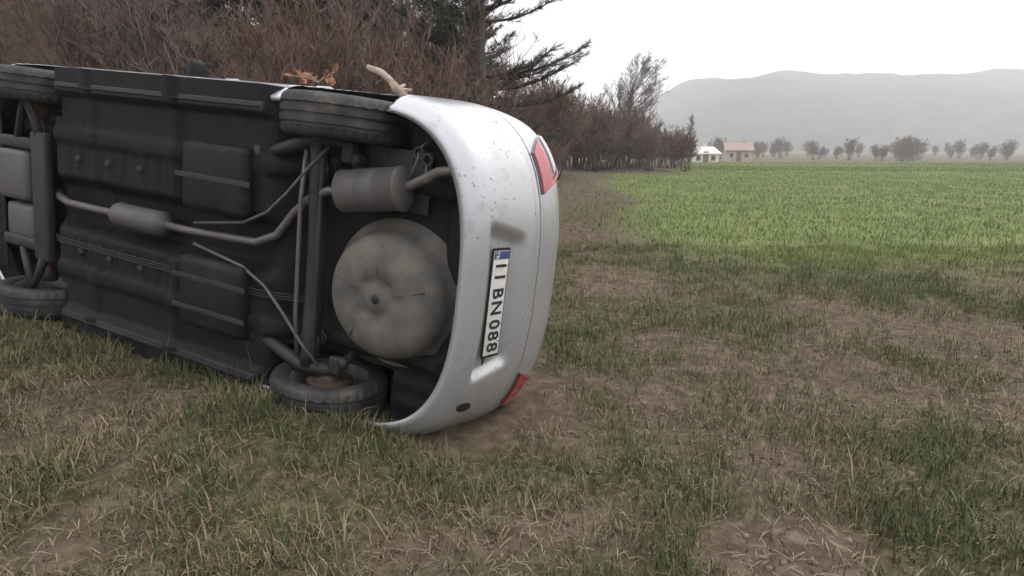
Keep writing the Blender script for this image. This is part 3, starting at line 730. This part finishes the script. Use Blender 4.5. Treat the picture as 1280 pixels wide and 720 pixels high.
# straw litter and clods of earth
def litter():
    r = np.random.default_rng(12); n = 5000; y = 1.3 + r.random(n) ** 1.2 * 7.5; x = (r.random(n) * 2 - 1) * (y * .9 + .4); z = ground_z(x, y) + .008; P = np.stack([x, y, z], 1); ok = ~in_car(P + np.array([0, 0, .03])); P = P[ok]; n = len(P)
    az = r.random(n) * 6.283; L = r.uniform(.015, .06, n)[:, None]; d = np.stack([np.cos(az), np.sin(az), r.normal(0, .15, n)], 1) * L; s = np.stack([-np.sin(az), np.cos(az), 0 * az], 1) * .0016
    V = np.stack([P - d - s, P - d + s, P + np.array([0, 0, .008]) + s, P + np.array([0, 0, .008]) - s, P + d], 1).reshape(-1, 3); b = np.arange(n)[:, None] * 5
    T = np.concatenate([b + np.array([[0, 1, 2]]), b + np.array([[0, 2, 3]]), b + np.array([[3, 2, 4]])], 1).reshape(-1, 3)
    return fast_mesh('straw_litter', V, T, 3)
tag(link_mesh('straw_litter', litter(), simple('straw', (.16, .125, .08), (.30, .25, .17), 6, .8), None, False), 'dry straw scattered over the ground', 'straw', kind='stuff')
def clods():
    r = np.random.default_rng(13); n = 9000; y = 1.3 + r.random(n) ** 1.2 * 7; x = (r.random(n) * 2 - 1) * (y * .9 + .4); f, s, l = masks(x, y); k = (r.random(n) < s * .95 + .04); x = x[k]; y = y[k]
    P = np.stack([x, y, ground_z(x, y)], 1); P = P[~in_car(P)]; n = len(P)
    bm = bmesh.new(); bmesh.ops.create_icosphere(bm, subdivisions=1, radius=1); bm.verts.index_update(); bv = np.array([v.co[:] for v in bm.verts]); bf = np.array([[v.index for v in q.verts] for q in bm.faces]); bm.free()
    sc = (.004 + .013 * r.random(n) ** 3)[:, None, None] * r.uniform(.7, 1.3, (n, 1, 3)); V = (P[:, None, :] + bv[None] * sc * (1 + r.normal(0, .30, (n, len(bv), 1)))).reshape(-1, 3); T = (bf[None] + (np.arange(n) * len(bv))[:, None, None]).reshape(-1, 3)
    return fast_mesh('earth_clods', V, T, 3)
tag(link_mesh('earth_clods', clods(), simple('clod_earth', (.07, .048, .036), (.20, .15, .115), 8, .95, 0, .5, 120), None, False), 'small crumbs of brown earth on bare patches', 'earth', kind='stuff')

# ------------------------------------------------------------------ trees
BARK = simple('tree_bark', (.055, .045, .04), (.12, .10, .088), 7, .9, 0, .6, 30)
TWIG = simple('bare_twigs', (.075, .058, .05), (.14, .108, .092), 3, .9)
TWIG_RED = simple('reddish_twigs', (.085, .052, .042), (.17, .105, .08), 3, .9)
NEEDLE = simple('pine_needles', (.022, .030, .020), (.055, .06, .04), 2.0, .75)
DEADN = simple('dead_leaf', (.06, .038, .026), (.11, .07, .048), 4, .9)
def bare_tree(name, seed, height, mat, multi=1, spread=.55, levels=4, kids=(7, 6, 6, 4), r0=.11, bias=(0, 0), leaves=0, rmin=.006):
    r = random.Random(seed); tr = MB(); cr_ = MB(); lv = []; lf = []
    def grow(p, d, L, rad, lev):
        n = 4 if lev < 2 else (3 if lev == 2 else 2); pts = [p]; q = p; dd = d.copy()
        for i in range(n):
            w = .10 + .07 * lev
            dd = (dd + Vector((r.gauss(0, w) + bias[0] * .05, r.gauss(0, w) + bias[1] * .05, .06 + r.gauss(0, w * .5)))).normalized(); q = q + dd * L / n; pts.append(q)
        rr = [rad * (1 - .62 * i / n) for i in range(n + 1)]
        (tr if lev == 0 else cr_).tube(pts, rr, 8 if lev == 0 else (5 if lev == 1 else 3), lev < 2)
        if lev >= levels - 1:
            for _ in range(leaves):
                c = pts[-1] + Vector((r.gauss(0, .08), r.gauss(0, .08), r.gauss(0, .08))); u = Vector((r.gauss(0, 1), r.gauss(0, 1), r.gauss(0, 1))).normalized(); v = u.orthogonal().normalized(); s = r.uniform(.018, .034); b = len(lv); lv.extend([c, c + u * s + v * s * .6, c + u * s * 2, c + u * s - v * s * .6]); lf.append((b, b + 1, b + 2, b + 3))
        if lev >= levels: return
        for k in range(kids[min(lev, 3)]):
            t = r.uniform(.28 if lev else .22, 1.0); f = t * n; i = min(int(f), n - 1); c = pts[i].lerp(pts[i + 1], f - i)
            a = r.uniform(0, 6.283); o = Vector((math.cos(a), math.sin(a), 0)); ax = (pts[i + 1] - pts[i]).normalized()
            nd = (ax * (1 - spread * r.uniform(.6, 1.1)) + o * spread * r.uniform(.6, 1.2) + Vector((0, 0, .22))).normalized()
            grow(c, nd, L * r.uniform(.38, .62) * (1.15 - .45 * t), max(rad * .48 * (1.1 - .5 * t), rmin), lev + 1)
    for m_ in range(multi):
        a = r.uniform(0, 6.28); off = Vector((math.cos(a), math.sin(a), 0)) * (.0 if multi == 1 else r.uniform(.05, .45)); d0 = Vector((r.gauss(0, .08) + bias[0] * .3, r.gauss(0, .08), 1)) + off * (.0 if multi == 1 else .8)
        grow(off + Vector((0, 0, -.12)), d0.normalized(), height * r.uniform(.75, 1) * .8, r0, 0)
    root = empty(name); tr.build('trunk' if multi == 1 else 'stem', BARK if multi == 1 else mat, root); cr_.build('crown', mat, root, False)
    if lf: link_mesh('dry_leaf_cluster', mesh_from('dry_leaf_cluster', lv, lf), DEADN, root, False)
    return root
def pine(name, seed, height, width, z0=1.2, needle=.13, nper=20):
    r = random.Random(seed); tr = MB(); bo = MB(); nv = []; nf = []
    tr.tube([(r.gauss(0, .03) * i, r.gauss(0, .03) * i, -.15 + (height + .15) * i / 8) for i in range(9)], [.17 * height / 11 * (1 - .9 * i / 8) + .012 for i in range(9)], 9)
    z = z0
    while z < height - .2:
        for k in range(r.choice((4, 5, 5, 6))):
            a = r.uniform(0, 6.283); L = (width * (1 - z / height) ** .8 + .25) * r.uniform(.6, 1.12); o = Vector((math.cos(a), math.sin(a), 0)); el = r.uniform(-.05, .28) + .35 * z / height
            pts = []; n = 5; zc = z + r.uniform(-.12, .12)
            for i in range(n + 1):
                t = i / n; pts.append(Vector((0, 0, zc)) + o * L * t + Vector((0, 0, L * (el * t - .28 * t * (1 - t) + .10 * t * t))) + Vector((r.gauss(0, .02), r.gauss(0, .02), 0)))
            bo.tube(pts, [.028 * (1 - .8 * i / n) * (L / 2 + .3) for i in range(n + 1)], 4, False)
            m = int(L / .055)
            for q in range(m):
                t = .22 + .78 * (q + r.random()) / m; f = t * n; i = min(int(f), n - 1); c = pts[i].lerp(pts[i + 1], f - i); ax = (pts[i + 1] - pts[i]).normalized()
                sd = ax.cross(Vector((0, 0, 1))).normalized() * r.choice((-1, 1)); td = (ax * .8 + sd * r.uniform(.4, 1.0) + Vector((0, 0, r.uniform(-.15, .5)))).normalized(); tl = r.uniform(.16, .42) * (1.15 - .6 * t)
                e = c + td * tl; bo.tube([c, e], [.006, .003], 3, False)
                for w in range(nper):
                    s = c.lerp(e, r.uniform(.15, 1.0)); u = (td * r.uniform(.5, 1.1) + Vector((r.gauss(0, .6), r.gauss(0, .6), r.gauss(0, .6) + .15))).normalized(); v = u.orthogonal().normalized() * .008; l = needle * r.uniform(.7, 1.35); b = len(nv)
                    nv.extend([s - v, s + v, s + u * l]); nf.append((b, b + 1, b + 2))
        z += r.uniform(.17, .30)
    root = empty(name); tr.build('trunk', BARK, root); bo.build('branch_whorl', BARK, root, False); link_mesh('crown', mesh_from('crown', nv, nf), NEEDLE, root, False); return root
def put(root, x, y, rz=0.0, s=1.0, first=None, sink=0.0):
    root.location = (x, y, float(ground_z(np.array([x]), np.array([y]))[0]) - sink); root.rotation_euler = (0, 0, rz); root.scale = (s, s, s)
def at(px, dist): return (px - 640) / F_PX * dist * math.cos(PITCH) * 1.0, dist
_used = set()
def spawn(proto, label, cat, group, x, y, rz, s):
    o = proto
    if proto.name in _used: o = copy_tree(proto)
    else: _used.add(proto.name)
    put(o, x, y, rz, s); tag(o, label, cat, group); return o
T1 = bare_tree('bare_tree', 1, 9.5, TWIG, kids=(9, 7, 6, 4), r0=.13)
T2 = bare_tree('bare_tree', 2, 8.5, TWIG, kids=(8, 7, 6, 4), r0=.10, bias=(.5, 0))
T3 = bare_tree('bare_tree', 3, 8.0, TWIG_RED, kids=(9, 6, 6, 4), r0=.09)
TL = bare_tree('leaning_bare_tree', 14, 9.5, TWIG, kids=(17, 10, 6, 4), r0=.15, bias=(1.1, 0), rmin=.012)
H1 = bare_tree('hedge_shrub', 24, 4.0, TWIG_RED, multi=12, kids=(8, 6, 4, 3), levels=3, r0=.03, leaves=0, rmin=.012)
H2 = bare_tree('hedge_shrub', 25, 3.6, TWIG, multi=12, kids=(8, 6, 4, 3), levels=3, r0=.03, leaves=0, rmin=.012)
B1 = bare_tree('bare_shrub', 4, 3.4, TWIG_RED, multi=9, kids=(7, 5, 4, 3), levels=3, r0=.022, leaves=0)
B2 = bare_tree('bare_shrub', 5, 3.0, TWIG, multi=10, kids=(7, 5, 4, 3), levels=3, r0=.02, leaves=0)
B3 = bare_tree('leafy_shrub', 6, 2.4, TWIG_RED, multi=8, kids=(6, 5, 4, 3), levels=3, r0=.018, leaves=2)
P1 = pine('pine_tree', 1, 11.5, 2.0)
P2 = pine('pine_tree', 2, 10.0, 2.1)

# wooded slope behind and left of the car
x, y = at(602, 11.5); spawn(P1, 'tall dark pine at the wood edge with branches reaching over the open sky', 'tree', None, x, y, .4, 1.0)
rr = random.Random(21)
slope_trees = []
for k in range(46):
    for _ in range(40):
        y = rr.uniform(10, 38); px = rr.uniform(-160, 560); x = at(px, y)[0]
        if all((x - a) ** 2 + (y - b) ** 2 > 1.5 ** 2 for a, b in slope_trees): break
    slope_trees.append((x, y)); pr = rr.choice((T1, T2, T3, T3, P2))
    if pr is P2: spawn(pr, 'dark pine growing among bare trees on the wooded slope behind the car', 'tree', 'pines on the wooded slope', x, y, rr.uniform(0, 6.28), rr.uniform(.75, 1.1))
    elif pr is T3: spawn(pr, 'reddish brown bare tree on the wooded slope behind the car', 'tree', 'reddish bare trees on the slope', x, y, rr.uniform(0, 6.28), rr.uniform(.8, 1.2))
    else: spawn(pr, 'grey brown bare tree on the wooded slope behind the car', 'tree', 'grey bare trees on the slope', x, y, rr.uniform(0, 6.28), rr.uniform(.8, 1.2))
for k in range(80):
    for _ in range(40):
        y = rr.uniform(22, 62); px = rr.uniform(-40, 618) if y > 30 else rr.uniform(-40, 560); x = at(px, y)[0]
        if all((x - a) ** 2 + (y - b) ** 2 > 1.6 ** 2 for a, b in slope_trees): break
    slope_trees.append((x, y)); pr = rr.choice((T1, T2, P2, P2))
    if pr is P2: spawn(pr, 'dark pine in the dense wood high on the slope behind bare trees', 'tree', 'pines deep in the wood', x, y, rr.uniform(0, 6.28), rr.uniform(.8, 1.25))
    else: spawn(pr, 'bare grey tree in the dense wood high on the slope behind nearer trees', 'tree', 'bare trees deep in the wood', x, y, rr.uniform(0, 6.28), rr.uniform(.9, 1.3))
for k in range(46):
    y = rr.uniform(8.5, 30); px = rr.uniform(-160, 560); x = at(px, y)[0]; pr = rr.choice((B1, B1, B2, B3))
    lab = {B1: ('reddish leafless shrub in the undergrowth of the wooded slope', 'shrub', 'reddish undergrowth shrubs'), B2: ('grey leafless shrub in the undergrowth of the wooded slope', 'shrub', 'grey undergrowth shrubs'), B3: ('low shrub keeping dry brown leaves on the wooded slope', 'shrub', 'dry leaved undergrowth shrubs')}[pr]
    spawn(pr, *lab, x, y, rr.uniform(0, 6.28), rr.uniform(.7, 1.25))
for k in range(18):
    y = rr.uniform(15, 26); px = rr.uniform(500, 690); x = at(px, y)[0]; pr = rr.choice((B1, B2))
    lab = {B1: ('reddish bare shrub crowding the foot of the tall pine', 'shrub', 'reddish shrubs below the pine'), B2: ('grey bare shrub crowding the foot of the tall pine', 'shrub', 'grey shrubs below the pine')}[pr]
    spawn(pr, *lab, x, y, rr.uniform(0, 6.28), rr.uniform(.7, 1.0) * (1 if px < 560 else .66))
for k in range(24):
    y = rr.uniform(9.5, 22); px = rr.uniform(-190, 200); x = at(px, y)[0]; pr = rr.choice((T3, T1, B1, B2))
    lab = {T3: ('reddish brown bare tree on the wooded slope behind the car', 'tree', 'reddish bare trees on the slope'), T1: ('grey brown bare tree on the wooded slope behind the car', 'tree', 'grey bare trees on the slope'), B1: ('reddish leafless shrub in the undergrowth of the wooded slope', 'shrub', 'reddish undergrowth shrubs'), B2: ('grey leafless shrub in the undergrowth of the wooded slope', 'shrub', 'grey undergrowth shrubs')}[pr]
    spawn(pr, *lab, x, y, rr.uniform(0, 6.28), rr.uniform(.8, 1.2))
# hedge line beyond the field
for k in range(40):
    px = 640 + k * 5.6 + rr.uniform(-4, 4); y = rr.uniform(38, 56) if px > 690 else rr.uniform(24, 40); x = at(px, y)[0]; pr = rr.choice((H1, H2, H1))
    lab = {H1: ('reddish bare shrub in the hedge line beyond the field', 'shrub', 'reddish hedge shrubs'), H2: ('grey bare shrub in the hedge line beyond the field', 'shrub', 'grey hedge shrubs')}[pr]
    spawn(pr, *lab, x, y, rr.uniform(0, 6.28), rr.uniform(.85, 1.2) * (1 if px < 800 else .72))
for px, d, s, nm, lab in ((768, 47, .84, TL, 'large leaning bare tree rising above the hedge line'), ):
    x, y = at(px, d); spawn(nm, lab, 'tree', None, x, y, 0, s)
for px, d, s in ((720, 44, .72), (745, 52, .75), (800, 50, .62), (826, 55, .55)):
    x, y = at(px, d); spawn(T2, 'smaller grey bare tree standing in the hedge line beyond the field', 'tree', 'bare trees in the hedge line', x, y, px * .7, s)
x, y = at(862, 98); spawn(P2, 'solitary dark conifer beside the small pale house', 'tree', None, x, y, .3, .72)
for k in range(64):
    px = 870 + rr.random() * 430; y = rr.uniform(124, 230); x = at(px, y)[0]
    spawn(H2, 'grey scrub bush along the far edge of the green field', 'shrub', 'scrub bushes at the far field edge', x, y, rr.uniform(0, 6.28), rr.uniform(.6, 1.5))

# ------------------------------------------------------------------ far houses
def house(px, dist, w, d, h, rh, wall, roof, label, rz):
    x, y = at(px, dist); root = empty('house', (x, y, float(ground_z(np.array([x]), np.array([y]))[0]) - .1), rz)
    mb = MB(); mb.add([(-w/2, -d/2, 0), (w/2, -d/2, 0), (w/2, d/2, 0), (-w/2, d/2, 0), (-w/2, -d/2, h), (w/2, -d/2, h), (w/2, d/2, h), (-w/2, d/2, h), (-w/2, 0, h + rh), (w/2, 0, h + rh)],
        [(0, 1, 5, 4), (2, 3, 7, 6), (1, 2, 6, 9, 5), (3, 0, 4, 8, 7), (3, 2, 1, 0)]); mb.build('wall', wall, root, False)
    mb = MB(); e = .35; t = .12
    for s in (-1, 1):
        a = [(-w/2 - e, s * (d/2 + e), h - e * rh / (d / 2)), (w/2 + e, s * (d/2 + e), h - e * rh / (d / 2)), (w/2 + e, 0, h + rh), (-w/2 - e, 0, h + rh)]; b = [(p[0], p[1], p[2] + t) for p in a]
        mb.add(a + b, [(0, 1, 2, 3), (7, 6, 5, 4), (0, 4, 5, 1), (1, 5, 6, 2), (2, 6, 7, 3), (3, 7, 4, 0)])
    rf = mb.build('roof', roof, root, False)
    mb = MB(); mb.box((w * .25, .4, h + rh + .2), (.5, .5, .9)); mb.build('chimney', wall, rf, False)
    for k in (-.28, .28):
        mb = MB(); mb.box((k * w, -d/2 - .03, h * .55), (.9, .08, 1.0)); wd = mb.build('window', HF, root, False); mb = MB(); mb.box((k * w, -d/2 - .075, h * .55), (.74, .03, .84)); mb.build('pane', HP, wd, False)
    mb = MB(); mb.box((0, -d/2 - .03, 1.0), (.95, .1, 2.0)); mb.build('door', HD, root, False)
    return tag(root, label, 'house')
HF = simple('window_frame_paint', (.5, .48, .45), (.6, .58, .55), 5, .6); HP = simple('window_pane', (.03, .035, .04), (.05, .055, .06), 5, .1); HD = simple('door_wood', (.12, .07, .045), (.18, .11, .07), 5, .7)
house(874, 108, 5.0, 4.5, 1.7, 1.0, simple('cream_render', (.55, .50, .46), (.66, .61, .57), 2, .9), simple('pale_roof', (.50, .45, .44), (.64, .58, .56), 3, .8), 'small pale house with a light roof at the far field edge', .25)
house(922, 128, 5.0, 5, 2.4, 1.3, simple('pink_render', (.36, .29, .27), (.44, .36, .33), 2, .9), simple('dull_red_roof', (.24, .17, .15), (.32, .23, .20), 3, .8), 'pinkish house with dull red roof at the far field edge', -.2)

# ------------------------------------------------------------------ haze
def haze():
    me = bpy.data.meshes.new('haze'); bm = bmesh.new(); bmesh.ops.create_cube(bm, size=1); bm.to_mesh(me); bm.free()
    o = bpy.data.objects.new('haze', me); COL.objects.link(o); o.scale = (2800, 2800, 132); o.location = (0, 0, 132 / 2 - 14)
    m = bpy.data.materials.new('haze_air'); m.use_nodes = True; nt = m.node_tree; nt.nodes.clear(); out = nt.nodes.new('ShaderNodeOutputMaterial'); pv = nt.nodes.new('ShaderNodeVolumePrincipled')
    pv.inputs['Color'].default_value = (.95, .96, 1, 1); pv.inputs['Density'].default_value = .0012; pv.inputs['Anisotropy'].default_value = .2
    nt.links.new(pv.outputs[0], out.inputs['Volume']); me.materials.append(m); return tag(o, kind='stuff')
haze()
